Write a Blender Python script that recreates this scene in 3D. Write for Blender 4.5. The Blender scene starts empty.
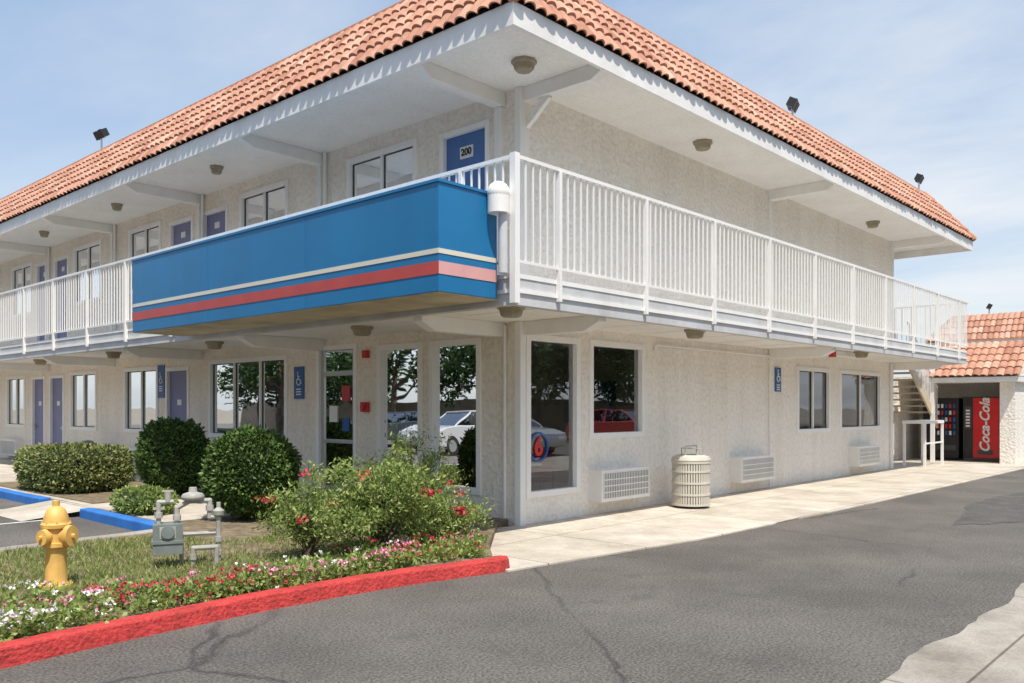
import bpy, math, random
import numpy as np
from mathutils import Vector, Matrix
random.seed(7); rng=np.random.default_rng(7)
scene=bpy.context.scene
D=bpy.data
pi=math.pi

# ---------------------------------------------------------------- materials
def nt(name):
    m=D.materials.new(name); m.use_nodes=True
    t=m.node_tree; b=t.nodes['Principled BSDF']
    return m,t,b
def N(t,typ,**kw):
    n=t.nodes.new(typ)
    for k,v in kw.items(): setattr(n,k,v)
    return n
def mat(name,col,rough=.6,var=.08,scale=2.0,bump=0,bscale=60,metal=0,spec=.5,dirt=0,coord='Object',bd=.02,mott=0):
    m,t,b=nt(name); L=t.links.new
    tc=N(t,'ShaderNodeTexCoord')
    no=N(t,'ShaderNodeTexNoise'); no.inputs['Scale'].default_value=scale; no.inputs['Detail'].default_value=3
    L(tc.outputs[coord],no.inputs['Vector'])
    r=N(t,'ShaderNodeValToRGB')
    a=[max(0,c*(1-var)) for c in col]; c2=[min(1,c*(1+var)) for c in col]
    r.color_ramp.elements[0].position=.3; r.color_ramp.elements[1].position=.7
    r.color_ramp.elements[0].color=(*a,1); r.color_ramp.elements[1].color=(*c2,1)
    L(no.outputs['Fac'],r.inputs['Fac'])
    out=r.outputs['Color']
    if dirt>0:
        mp=N(t,'ShaderNodeMapping'); mp.inputs['Scale'].default_value=(1.4,1.4,.16)
        L(tc.outputs[coord],mp.inputs['Vector'])
        n2=N(t,'ShaderNodeTexNoise'); n2.inputs['Scale'].default_value=1.7; n2.inputs['Detail'].default_value=5; n2.inputs['Roughness'].default_value=.65
        L(mp.outputs[0],n2.inputs['Vector'])
        r2=N(t,'ShaderNodeValToRGB'); r2.color_ramp.elements[0].position=.45; r2.color_ramp.elements[1].position=.78
        r2.color_ramp.elements[0].color=(0,0,0,1); r2.color_ramp.elements[1].color=(dirt,dirt,dirt,1)
        L(n2.outputs['Fac'],r2.inputs['Fac'])
        mx=N(t,'ShaderNodeMix'); mx.data_type='RGBA'
        L(r2.outputs['Color'],mx.inputs[0]); L(out,mx.inputs[6]); mx.inputs[7].default_value=(col[0]*.55,col[1]*.5,col[2]*.42,1)
        out=mx.outputs[2]
    if bump>0:
        n3=N(t,'ShaderNodeTexNoise'); n3.inputs['Scale'].default_value=bscale; n3.inputs['Detail'].default_value=3
        L(tc.outputs[coord],n3.inputs['Vector'])
        bp=N(t,'ShaderNodeBump'); bp.inputs['Strength'].default_value=bump; bp.inputs['Distance'].default_value=bd
        L(n3.outputs['Fac'],bp.inputs['Height']); L(bp.outputs[0],b.inputs['Normal'])
        if mott>0:  # darkens bump hollows in the colour, standing in for relief shading
            r4=N(t,'ShaderNodeValToRGB'); r4.color_ramp.elements[0].position=.36; r4.color_ramp.elements[1].position=.56
            k=1-mott; r4.color_ramp.elements[0].color=(k,k*.985,k*.96,1); r4.color_ramp.elements[1].color=(1,1,1,1)
            L(n3.outputs['Fac'],r4.inputs['Fac'])
            m4=N(t,'ShaderNodeMix'); m4.data_type='RGBA'; m4.blend_type='MULTIPLY'; m4.inputs[0].default_value=1
            L(out,m4.inputs[6]); L(r4.outputs['Color'],m4.inputs[7]); out=m4.outputs[2]
    L(out,b.inputs['Base Color'])
    b.inputs['Roughness'].default_value=rough; b.inputs['Metallic'].default_value=metal
    b.inputs['Specular IOR Level'].default_value=spec
    return m

M={}
M['stucco_r']=mat('stucco_white',(.93,.885,.81),.9,.025,.9,.9,14,dirt=.24,spec=.2,bd=.035,mott=.09)
M['stucco_l']=mat('stucco_beige',(.92,.855,.76),.9,.03,.9,.9,14,dirt=.26,spec=.2,bd=.035,mott=.09)
M['soffit']=mat('soffit_stucco',(.91,.89,.85),.9,.03,1.0,.6,22,spec=.2,dirt=.14,mott=.06)
M['white']=mat('white_paint',(.88,.865,.83),.5,.03,4,.05,20,dirt=.12)
M['trim']=mat('trim_white',(.90,.89,.86),.45,.02,5)
M['fascia']=mat('fascia_board',(.87,.855,.82),.6,.04,2,.1,20,dirt=.22)
M['slabedge']=mat('slab_edge_grey',(.58,.585,.59),.7,.08,2,.1,20,dirt=.35)
M['blue']=mat('blue_panel_paint',(.014,.18,.40),.38,.07,1.1,.06,3,dirt=.18)
M['red']=mat('red_stripe_paint',(.50,.075,.065),.4,.08,3)
M['pink']=mat('pink_stripe_paint',(.72,.38,.36),.4,.08,3)  # paler pink version of the red stripe, for the box's return face
M['cream']=mat('cream_stripe_paint',(.74,.69,.57),.4,.03,3)
M['ylw_under']=mat('tan_underside',(.50,.43,.29),.8,.25,2,.1,20)  # tan base colour for the underside of the blue box
M['door']=mat('door_lavender',(.20,.21,.38),.5,.05,3)
M['doorb']=mat('door_blue',(.07,.17,.42),.45,.05,3)
M['alu']=mat('aluminium_frame',(.55,.55,.54),.35,.04,5,metal=.6)
M['brown']=mat('brown_light_fixture',(.33,.28,.19),.6,.1,6)
M['black']=mat('black_metal',(.02,.02,.02),.5,.1,6)
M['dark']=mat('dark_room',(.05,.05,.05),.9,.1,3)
M['curtain']=mat('curtain_fabric',(.34,.34,.32),.9,.08,6)
M['signblue']=mat('sign_blue',(.02,.10,.32),.4,.04,5)
M['redbox']=mat('red_alarm_box',(.55,.03,.03),.4,.05,5)
M['ac']=mat('ac_white_metal',(.86,.84,.80),.5,.04,4,dirt=.15)
M['acd']=mat('ac_dark_gap',(.08,.08,.08),.7,.1,4)
M['can']=mat('trash_can_cream',(.60,.565,.49),.5,.06,5,dirt=.25)
M['yellow']=mat('hydrant_yellow',(.78,.47,.13),.5,.12,9,.1,60,dirt=.5)
M['greym']=mat('grey_gas_paint',(.20,.23,.22),.5,.15,10,dirt=.3)
M['pipew']=mat('painted_pipe',(.42,.41,.37),.55,.18,12,.05,60,dirt=.5)
M['curbred']=mat('curb_red_paint',(.56,.05,.045),.75,.20,6,.8,35,dirt=.35,mott=.25)
M['curbblue']=mat('curb_blue_paint',(.03,.19,.58),.6,.15,5,.3,60,dirt=.2)
M['soil']=mat('soil_mulch',(.20,.155,.095),.95,.45,8,.8,40)
M['lane']=mat('worn_white_paint',(.60,.60,.58),.8,.25,7,.3,60)
M['laneb']=mat('worn_blue_paint',(.05,.15,.45),.8,.25,7,.3,60)
M['flatroof']=mat('roof_gravel',(.4,.38,.36),.95,.1,3,.3,60)
M['step']=mat('stair_concrete',(.62,.52,.38),.8,.1,4)
M['vred']=mat('vending_red',(.65,.012,.015),.3,.1,3)
M['lobbyfloor']=mat('lobby_floor',(.38,.32,.26),.3,.1,3)
M['lobbywall']=mat('lobby_wall',(.62,.56,.46),.9,.1,2)
M['tabletop']=mat('table_white',(.80,.80,.79),.4,.02,3)
M['chair']=mat('chair_red',(.55,.05,.04),.5,.1,3)
M['rubber']=mat('rubber',(.02,.02,.02),.8,.1,8)
M['bark']=mat('bark',(.12,.085,.06),.9,.3,6,.8,12)

def glassmat(name,tint=.5,base=.10,ior=1.5):
    m,t,b=nt(name); L=t.links.new
    t.nodes.remove(b); o=t.nodes['Material Output']
    tr=N(t,'ShaderNodeBsdfTransparent'); tr.inputs[0].default_value=(tint,tint*1.02,tint,1)
    gl=N(t,'ShaderNodeBsdfGlossy'); gl.inputs['Roughness'].default_value=.012; gl.inputs['Color'].default_value=(.95,.97,1,1)
    fr=N(t,'ShaderNodeFresnel'); fr.inputs['IOR'].default_value=ior
    ad=N(t,'ShaderNodeMath',operation='ADD',use_clamp=True); ad.inputs[1].default_value=base
    L(fr.outputs[0],ad.inputs[0])
    tc=N(t,'ShaderNodeTexCoord'); no=N(t,'ShaderNodeTexNoise'); no.inputs['Scale'].default_value=1.1; no.inputs['Detail'].default_value=1
    L(tc.outputs['Object'],no.inputs['Vector'])
    bp=N(t,'ShaderNodeBump'); bp.inputs['Strength'].default_value=.07; bp.inputs['Distance'].default_value=.05
    L(no.outputs['Fac'],bp.inputs['Height']); L(bp.outputs[0],gl.inputs['Normal'])
    mx=N(t,'ShaderNodeMixShader'); L(ad.outputs[0],mx.inputs[0]); L(tr.outputs[0],mx.inputs[1]); L(gl.outputs[0],mx.inputs[2])
    L(mx.outputs[0],o.inputs[0])
    return m
M['glass']=glassmat('window_glass',.60,.14)
M['glassl']=glassmat('lobby_glass',.93,.22)
M['glassd']=glassmat('tinted_glass',.3,.15)

def tilemat():
    m,t,b=nt('terracotta_tile'); L=t.links.new
    a=N(t,'ShaderNodeAttribute'); a.attribute_name='tilecol'
    r=N(t,'ShaderNodeValToRGB')
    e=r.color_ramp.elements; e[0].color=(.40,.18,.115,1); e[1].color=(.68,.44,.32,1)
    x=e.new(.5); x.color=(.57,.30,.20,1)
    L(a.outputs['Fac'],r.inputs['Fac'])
    tc=N(t,'ShaderNodeTexCoord'); no=N(t,'ShaderNodeTexNoise'); no.inputs['Scale'].default_value=9; no.inputs['Detail'].default_value=4
    L(tc.outputs['Object'],no.inputs['Vector'])
    mx=N(t,'ShaderNodeMix'); mx.data_type='RGBA'; mx.blend_type='MULTIPLY'; mx.inputs[0].default_value=.5
    r2=N(t,'ShaderNodeValToRGB'); r2.color_ramp.elements[0].position=.3; r2.color_ramp.elements[0].color=(.5,.5,.5,1); r2.color_ramp.elements[1].position=.6
    L(no.outputs['Fac'],r2.inputs['Fac'])
    L(r.outputs['Color'],mx.inputs[6]); L(r2.outputs['Color'],mx.inputs[7]); L(mx.outputs[2],b.inputs['Base Color'])
    b.inputs['Roughness'].default_value=.85
    return m
M['tile']=tilemat()

def asphalt():
    m,t,b=nt('asphalt'); L=t.links.new
    tc=N(t,'ShaderNodeTexCoord')
    def noise(s,d=6,r=.55):
        n=N(t,'ShaderNodeTexNoise'); n.inputs['Scale'].default_value=s; n.inputs['Detail'].default_value=d; n.inputs['Roughness'].default_value=r
        L(tc.outputs['Object'],n.inputs['Vector']); return n
    big=noise(.45,5,.66); r=N(t,'ShaderNodeValToRGB'); r.color_ramp.elements[0].position=.36; r.color_ramp.elements[1].position=.66
    r.color_ramp.elements[0].color=(.118,.109,.100,1); r.color_ramp.elements[1].color=(.185,.172,.157,1)
    L(big.outputs['Fac'],r.inputs['Fac'])
    fine=noise(48,3,.75); r2=N(t,'ShaderNodeValToRGB'); r2.color_ramp.elements[0].position=.36; r2.color_ramp.elements[1].position=.68
    r2.color_ramp.elements[0].color=(.42,.42,.42,1); r2.color_ramp.elements[1].color=(1.55,1.52,1.46,1)
    L(fine.outputs['Fac'],r2.inputs['Fac'])
    mx=N(t,'ShaderNodeMix'); mx.data_type='RGBA'; mx.blend_type='MULTIPLY'; mx.inputs[0].default_value=1
    L(r.outputs['Color'],mx.inputs[6]); L(r2.outputs['Color'],mx.inputs[7])
    dn=noise(.9,5,.65); mxv=N(t,'ShaderNodeMix'); mxv.data_type='VECTOR'; mxv.inputs[0].default_value=.30
    L(tc.outputs['Object'],mxv.inputs[4]); L(dn.outputs['Color'],mxv.inputs[5])
    vo=N(t,'ShaderNodeTexVoronoi'); vo.feature='DISTANCE_TO_EDGE'; vo.inputs['Scale'].default_value=.40
    L(mxv.outputs[1],vo.inputs['Vector'])
    r3=N(t,'ShaderNodeValToRGB'); r3.color_ramp.elements[0].position=.0; r3.color_ramp.elements[1].position=.009
    r3.color_ramp.elements[0].color=(1,1,1,1); r3.color_ramp.elements[1].color=(0,0,0,1)
    L(vo.outputs['Distance'],r3.inputs['Fac'])
    mk=noise(.33,2); r4=N(t,'ShaderNodeValToRGB'); r4.color_ramp.elements[0].position=.42; r4.color_ramp.elements[1].position=.54
    L(mk.outputs['Fac'],r4.inputs['Fac'])
    mm=N(t,'ShaderNodeMath',operation='MULTIPLY'); L(r3.outputs['Color'],mm.inputs[0]); L(r4.outputs['Color'],mm.inputs[1])
    m2=N(t,'ShaderNodeMath',operation='MULTIPLY'); L(mm.outputs[0],m2.inputs[0]); m2.inputs[1].default_value=.75
    mx2=N(t,'ShaderNodeMix'); mx2.data_type='RGBA'; L(m2.outputs[0],mx2.inputs[0]); L(mx.outputs[2],mx2.inputs[6]); mx2.inputs[7].default_value=(.035,.035,.035,1)
    st=noise(1.9,5,.72); r5=N(t,'ShaderNodeValToRGB'); r5.color_ramp.elements[0].position=.57; r5.color_ramp.elements[1].position=.70
    r5.color_ramp.elements[0].color=(0,0,0,1); r5.color_ramp.elements[1].color=(.5,.5,.5,1)
    L(st.outputs['Fac'],r5.inputs['Fac'])
    mx3=N(t,'ShaderNodeMix'); mx3.data_type='RGBA'; L(r5.outputs['Color'],mx3.inputs[0]); L(mx2.outputs[2],mx3.inputs[6]); mx3.inputs[7].default_value=(.080,.076,.07,1)
    L(mx3.outputs[2],b.inputs['Base Color']); b.inputs['Roughness'].default_value=.85; b.inputs['Specular IOR Level'].default_value=.3
    bp=N(t,'ShaderNodeBump'); bp.inputs['Strength'].default_value=.9; bp.inputs['Distance'].default_value=.012
    L(fine.outputs['Fac'],bp.inputs['Height']); L(bp.outputs[0],b.inputs['Normal'])
    return m
M['asphalt']=asphalt()
M['patch']=mat('asphalt_patch',(.115,.108,.10),.9,.25,3,.8,50,mott=.5,bd=.012)

def concrete(name,col,joint=1.5,jx=0.0,jy=0.0,lo=.72):
    m,t,b=nt(name); L=t.links.new
    tc=N(t,'ShaderNodeTexCoord')
    n=N(t,'ShaderNodeTexNoise'); n.inputs['Scale'].default_value=1.1; n.inputs['Detail'].default_value=7; n.inputs['Roughness'].default_value=.7
    L(tc.outputs['Object'],n.inputs['Vector'])
    r=N(t,'ShaderNodeValToRGB'); r.color_ramp.elements[0].position=.34; r.color_ramp.elements[1].position=.62
    r.color_ramp.elements[0].color=(col[0]*lo,col[1]*(lo-.02),col[2]*(lo-.05),1); r.color_ramp.elements[1].color=(*[min(1,c*1.08) for c in col],1)
    L(n.outputs['Fac'],r.inputs['Fac'])
    mp=N(t,'ShaderNodeMapping'); mp.inputs['Location'].default_value=(jx,jy,0); L(tc.outputs['Object'],mp.inputs['Vector'])
    br=N(t,'ShaderNodeTexBrick'); br.offset=0; br.inputs['Scale'].default_value=1; br.inputs['Mortar Size'].default_value=.010
    br.inputs['Brick Width'].default_value=joint; br.inputs['Row Height'].default_value=joint; br.inputs['Mortar Smooth'].default_value=.2
    br.inputs['Color1'].default_value=(1,1,1,1); br.inputs['Color2'].default_value=(.90,.90,.89,1); br.inputs['Mortar'].default_value=(.4,.38,.35,1)
    L(mp.outputs[0],br.inputs['Vector'])
    mx=N(t,'ShaderNodeMix'); mx.data_type='RGBA'; mx.blend_type='MULTIPLY'; mx.inputs[0].default_value=1
    L(r.outputs['Color'],mx.inputs[6]); L(br.outputs['Color'],mx.inputs[7])
    n3=N(t,'ShaderNodeTexNoise'); n3.inputs['Scale'].default_value=60; n3.inputs['Detail'].default_value=2; L(tc.outputs['Object'],n3.inputs['Vector'])
    r6=N(t,'ShaderNodeValToRGB'); r6.color_ramp.elements[0].position=.35; r6.color_ramp.elements[0].color=(.72,.71,.69,1); r6.color_ramp.elements[1].position=.55
    L(n3.outputs['Fac'],r6.inputs['Fac'])
    mx7=N(t,'ShaderNodeMix'); mx7.data_type='RGBA'; mx7.blend_type='MULTIPLY'; mx7.inputs[0].default_value=.6
    L(mx.outputs[2],mx7.inputs[6]); L(r6.outputs['Color'],mx7.inputs[7])
    L(mx7.outputs[2],b.inputs['Base Color']); b.inputs['Roughness'].default_value=.9
    bp=N(t,'ShaderNodeBump'); bp.inputs['Strength'].default_value=.4; bp.inputs['Distance'].default_value=.01
    L(n3.outputs['Fac'],bp.inputs['Height']); L(bp.outputs[0],b.inputs['Normal'])
    return m
M['conc']=concrete('sidewalk_concrete',(.62,.56,.475),1.5,.35,.9)
M['conc2']=concrete('gutter_concrete',(.42,.385,.335),3.0,.3,.2,.6)

def leafmat(name,c1,c2,c3,trans=.3):
    m,t,b=nt(name); L=t.links.new
    g=N(t,'ShaderNodeNewGeometry'); r=N(t,'ShaderNodeValToRGB'); e=r.color_ramp.elements
    e[0].color=(*c1,1); e[1].color=(*c3,1); x=e.new(.55); x.color=(*c2,1)
    L(g.outputs['Random Per Island'],r.inputs['Fac'])
    L(r.outputs['Color'],b.inputs['Base Color']); b.inputs['Roughness'].default_value=.55; b.inputs['Specular IOR Level'].default_value=.3
    if trans>0:
        tr=N(t,'ShaderNodeBsdfTranslucent'); L(r.outputs['Color'],tr.inputs[0])
        mx=N(t,'ShaderNodeMixShader'); mx.inputs[0].default_value=trans
        L(b.outputs[0],mx.inputs[1]); L(tr.outputs[0],mx.inputs[2]); L(mx.outputs[0],t.nodes['Material Output'].inputs[0])
    return m
M['leafd']=leafmat('leaf_dark',(.035,.075,.016),(.075,.14,.03),(.17,.25,.06),0)
M['leafh']=leafmat('leaf_hedge',(.11,.14,.035),(.20,.24,.07),(.34,.35,.14),0)
M['leafl']=leafmat('leaf_light',(.13,.21,.045),(.30,.40,.10),(.50,.55,.22),.35)
M['grass']=leafmat('grass_blade',(.13,.20,.035),(.27,.34,.09),(.48,.45,.22),.3)
M['leaft']=leafmat('leaf_tree',(.02,.05,.012),(.05,.10,.02),(.09,.15,.04),0)
M['fl_w']=leafmat('flower_white',(.75,.70,.68),(.8,.72,.72),(.85,.8,.8),0)
M['fl_p']=leafmat('flower_pink',(.65,.10,.22),(.75,.25,.38),(.8,.5,.55),0)
M['fl_r']=leafmat('flower_red',(.5,.02,.05),(.6,.04,.08),(.70,.10,.14),0)
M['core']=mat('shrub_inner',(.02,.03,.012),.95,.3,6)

# ---------------------------------------------------------------- mesh builder
class MB:
    def __init__(s): s.v=[];s.f=[];s.m=[]
    def add(s,vs,fs,mi=0):
        o=len(s.v); s.v+= [tuple(v) for v in vs]; s.f+=[tuple(i+o for i in f) for f in fs]; s.m+=[mi]*len(fs)
    def box(s,x0,x1,y0,y1,z0,z1,mi=0,mx=None):
        if x0>x1:x0,x1=x1,x0
        if y0>y1:y0,y1=y1,y0
        vs=[Vector(p) for p in [(x0,y0,z0),(x1,y0,z0),(x1,y1,z0),(x0,y1,z0),(x0,y0,z1),(x1,y0,z1),(x1,y1,z1),(x0,y1,z1)]]
        if mx is not None: vs=[mx@v for v in vs]
        s.add(vs,[(0,3,2,1),(4,5,6,7),(0,1,5,4),(1,2,6,5),(2,3,7,6),(3,0,4,7)],mi)
    def cyl(s,p0,p1,r0,r1=None,n=12,mi=0):
        if r1 is None:r1=r0
        p0=Vector(p0);p1=Vector(p1);d=(p1-p0).normalized()
        a=d.orthogonal().normalized(); b=d.cross(a)
        vs=[];
        for p,r in((p0,r0),(p1,r1)):
            for i in range(n):
                t=2*pi*i/n; vs.append(p+a*math.cos(t)*r+b*math.sin(t)*r)
        fs=[(i,(i+1)%n,n+(i+1)%n,n+i) for i in range(n)]+[tuple(range(n-1,-1,-1)),tuple(range(n,2*n))]
        s.add(vs,fs,mi)
    def lathe(s,prof,c=(0,0,0),n=24,mi=0,mx=None):
        vs=[];k=len(prof)
        for (r,z) in prof:
            for i in range(n):
                t=2*pi*i/n; v=Vector((math.cos(t)*r,math.sin(t)*r,z))
                if mx is not None: v=mx@v
                vs.append(v+Vector(c))
        fs=[]
        for j in range(k-1):
            for i in range(n):
                fs.append((j*n+i,j*n+(i+1)%n,(j+1)*n+(i+1)%n,(j+1)*n+i))
        s.add(vs,fs,mi)
    def tube(s,pts,r,n=8,mi=0):
        for a,b in zip(pts[:-1],pts[1:]): s.cyl(a,b,r,r,n,mi)
        for p in pts[1:-1]: s.sphere(p,r*1.02,n,mi)
    def sphere(s,c,r,n=10,mi=0,sz=1):
        prof=[(max(1e-4,math.cos(a)*r),math.sin(a)*r*sz) for a in [(-pi/2+pi*j/8) for j in range(9)]]
        s.lathe(prof,c,n,mi)
    def poly(s,pts,z0,z1,mi=0):
        n=len(pts)
        vs=[(p[0],p[1],z0) for p in pts]+[(p[0],p[1],z1) for p in pts]
        fs=[tuple(range(n,2*n)),tuple(range(n-1,-1,-1))]+[(i,(i+1)%n,n+(i+1)%n,n+i) for i in range(n)]
        s.add(vs,fs,mi)
    def obj(s,name,mats,parent=None,smooth=False,bevel=0,loc=None):
        me=D.meshes.new(name); me.from_pydata(s.v,[],s.f); 
        for m in mats: me.materials.append(M[m] if isinstance(m,str) else m)
        me.polygons.foreach_set('material_index',s.m)
        if smooth: me.polygons.foreach_set('use_smooth',[True]*len(s.f))
        me.update()
        o=D.objects.new(name,me); scene.collection.objects.link(o)
        if loc: o.location=loc
        if parent: o.parent=parent
        if bevel>0:
            b=o.modifiers.new('bevel','BEVEL'); b.width=bevel; b.segments=2; b.limit_method='ANGLE'
        if smooth:
            e=o.modifiers.new('es','EDGE_SPLIT'); e.split_angle=math.radians(38)
        return o
def empty(name,loc=(0,0,0),rot=0):
    e=D.objects.new(name,None); e.location=loc; e.rotation_euler=(0,0,rot); e.empty_display_size=.2
    scene.collection.objects.link(e); return e
def text(body,name,loc,rot,size,m,parent=None,extrude=.003,shear=0,align='CENTER'):
    c=D.curves.new(name,'FONT'); c.body=body; c.size=size; c.extrude=extrude; c.align_x=align; c.align_y='CENTER'; c.shear=shear; c.offset=.004*size/.15
    c.materials.append(M[m]); o=D.objects.new(name,c); o.location=loc; o.rotation_euler=rot
    scene.collection.objects.link(o)
    if parent: o.parent=parent
    return o

# ---------------------------------------------------------------- walls with openings
class Wall:
    """face plane; axis 'y' => plane Y=c, coordinate a = X ; axis 'x' => plane X=c, a = Y. depth goes inward (+)."""
    def __init__(s,axis,c): s.ax=axis; s.c=c
    def P(s,a,z,d=0): return (a,s.c+d,z) if s.ax=='y' else (s.c+d,a,z)
    def box(s,mb,a0,a1,d0,d1,z0,z1,mi=0):
        if s.ax=='y': mb.box(a0,a1,s.c+d0,s.c+d1,z0,z1,mi)
        else: mb.box(s.c+d0,s.c+d1,a0,a1,z0,z1,mi)
    def wall(s,mb,a0,a1,z0,z1,ops,th=.14,mi=0):
        As=sorted(set([a0,a1]+[o[0] for o in ops]+[o[1] for o in ops])); Zs=sorted(set([z0,z1]+[o[2] for o in ops]+[o[3] for o in ops]))
        for i in range(len(As)-1):
            for j in range(len(Zs)-1):
                ca=(As[i]+As[i+1])/2; cz=(Zs[j]+Zs[j+1])/2
                if any(o[0]<ca<o[1] and o[2]<cz<o[3] for o in ops): continue
                q=[s.P(As[i],Zs[j]),s.P(As[i+1],Zs[j]),s.P(As[i+1],Zs[j+1]),s.P(As[i],Zs[j+1])]
                if s.ax=='x': q=q[::-1]
                mb.add(q,[(0,1,2,3)],mi)
        for o in ops:
            for (p,q) in [((o[0],o[2]),(o[1],o[2])),((o[1],o[2]),(o[1],o[3])),((o[1],o[3]),(o[0],o[3])),((o[0],o[3]),(o[0],o[2]))]:
                mb.add([s.P(*p),s.P(*q),s.P(*q,th),s.P(*p,th)],[(0,1,2,3)],mi)

motel=empty('motel_building')
trim=MB(); glass=MB(); inner=MB(); doors=MB()
def window(w,a0,a1,z0,z1,mull=(.5,),lobby=False,curt=None,sill=True):
    f=.055
    w.box(trim,a0-.03,a0+f,-.028,.08,z0-.03,z1+.03); w.box(trim,a1-f,a1+.03,-.028,.08,z0-.03,z1+.03)
    w.box(trim,a0+f,a1-f,-.026,.078,z1-f,z1+.03); w.box(trim,a0+f,a1-f,-.026,.078,z0-.03,z0+f)
    for m in mull:
        c=a0+(a1-a0)*m; w.box(trim,c-.022,c+.022,.0,.07,z0+f,z1-f)
    if not lobby:
        for m0,m1 in zip((0,)+tuple(mull),tuple(mull)+(1,)):
            b0=a0+(a1-a0)*m0+(f if m0==0 else .022); b1=a0+(a1-a0)*m1-(f if m1==1 else .022)
            w.box(trim,b0,b0+.018,.035,.048,z0+f,z1-f,2); w.box(trim,b1-.018,b1,.035,.048,z0+f,z1-f,2)
            w.box(trim,b0+.018,b1-.018,.035,.048,z1-f-.018,z1-f,2); w.box(trim,b0+.018,b1-.018,.035,.048,z0+f,z0+f+.018,2)
    q=[w.P(a0+.02,z0+.02,.05),w.P(a1-.02,z0+.02,.05),w.P(a1-.02,z1-.02,.05),w.P(a0+.02,z1-.02,.05)]
    glass.add(q,[(0,1,2,3)],1 if lobby else 0)
    if not lobby:
        A0,A1,Z0,Z1=a0-.02,a1+.02,z0-.02,z1+.02
        P=w.P
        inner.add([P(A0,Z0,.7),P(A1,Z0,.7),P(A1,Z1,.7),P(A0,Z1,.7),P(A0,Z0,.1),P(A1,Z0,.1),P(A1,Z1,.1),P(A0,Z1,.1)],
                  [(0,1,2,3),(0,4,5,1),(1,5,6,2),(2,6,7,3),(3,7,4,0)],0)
        spans=curt if curt is not None else [(0,.18),(.8,1)]
        for (c0,c1) in spans:
            n=max(4,int((c1-c0)*(a1-a0)/.04)); vs=[]
            for i in range(n+1):
                a=a0+(a1-a0)*(c0+(c1-c0)*i/n); d=.15+.03*math.sin(i*1.9)+.01*math.sin(i*.7)
                vs+= [P(a,z0,d),P(a,z1,d)]
            inner.add(vs,[(2*i,2*i+2,2*i+3,2*i+1) for i in range(n)],1)
def door(w,a0,a1,z0,z1,mi,num=None,side=1,nz=1.62):
    f=.06
    w.box(trim,a0-.02,a0+f,-.02,.1,z0,z1+.02,0); w.box(trim,a1-f,a1+.02,-.02,.1,z0,z1+.02,0); w.box(trim,a0+f,a1-f,-.018,.098,z1-f,z1+.02,0)
    w.box(doors,a0+f,a1-f,.05,.10,z0+.02,z1-f,mi)
    ka=a0+f+.08 if side>0 else a1-f-.08
    w.box(doors,ka-.025,ka+.025,.0,.05,z0+.98,z0+1.1,2)
    w.box(doors,ka-.02,ka+.1*side,-.01,.01,z0+1.02,z0+1.05,2)
    if num:
        c=(a0+a1)/2; k=.13 if mi==1 else .09
        w.box(doors,c-k,c+k,.040,.052,z0+nz,z0+nz+k*1.3,3)
ZC=2.74; ZF=3.05; ZS=5.86
R=Wall('y',0.0); Lf=Wall('x',0.0)
rw=[(.14,1.25,.40,2.56),(1.54,2.92,1.16,2.56),(8.65,10.31,1.08,2.42),(10.94,13.5,1.08,2.42)]
mbr=MB(); R.wall(mbr,.0,14.5,0,ZC+.01,rw); R.wall(mbr,0,14.5,ZF-.01,ZS+.01,[])
window(R,*rw[0],mull=(),lobby=True); window(R,*rw[1],mull=(),lobby=True)
window(R,*rw[2],curt=[(0,.12),(.52,.98)]); window(R,*rw[3],curt=[(0,.2),(.45,.6),(.85,1)])
mbr.box(14.36,14.5,.002,40,0.0,ZC+.01); mbr.box(14.36,14.5,.002,40,ZF-.01,ZS+.01)
mbr.obj('wall_east',['stucco_r'],motel)
lw=[(.75,1.76,.40,2.54,'lw'),(1.98,2.97,.40,2.54,'lw'),(3.56,4.61,0.02,2.6,'ld'),(5.55,8.28,1.03,2.5,'w3'),(9.15,10.15,.02,2.42,'d'),(10.54,12.2,1.05,2.46,'w'),
 (13.78,15.4,1.05,2.46,'w'),(15.86,16.84,.02,2.42,'d'),(17.2,18.15,.02,2.42,'d'),(18.7,20.2,1.05,2.46,'w')]
y=22.4
for k in range(2):
    lw+=[(y,y+1.6,1.05,2.46,'w'),(y+2.0,y+2.98,.02,2.42,'d'),(y+3.3,y+4.25,.02,2.42,'d'),(y+4.7,y+6.3,1.05,2.46,'w')]; y+=8.3
mbl=MB(); Lf.wall(mbl,.0,40,0,ZC+.01,[o[:4] for o in lw])
up=[(.58,1.54,ZF+.01,5.55,'db'),(2.09,3.75,4.2,5.6,'w'),(5.52,7.1,4.2,5.6,'w'),(7.6,8.56,ZF+.01,5.5,'d'),(8.98,9.98,ZF+.01,5.5,'d'),(10.4,11.95,4.2,5.6,'w'),
 (13.5,15.15,4.2,5.6,'w'),(15.55,16.5,ZF+.01,5.5,'d'),(16.85,17.8,ZF+.01,5.5,'d'),(18.15,19.75,4.2,5.6,'w')]
y=22
for k in range(2):
    up+=[(y,y+1.6,4.2,5.6,'w'),(y+2.0,y+2.98,ZF+.01,5.5,'d'),(y+3.3,y+4.25,ZF+.01,5.5,'d'),(y+4.7,y+6.3,4.2,5.6,'w')]; y+=8.3
Lf.wall(mbl,0,40,ZF-.01,ZS+.01,[o[:4] for o in up])
mbl.box(0.0,14.3,40,40.1,0,ZS)
mbl.obj('wall_front',['stucco_l'],motel)
rc=random.Random(3)
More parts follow.
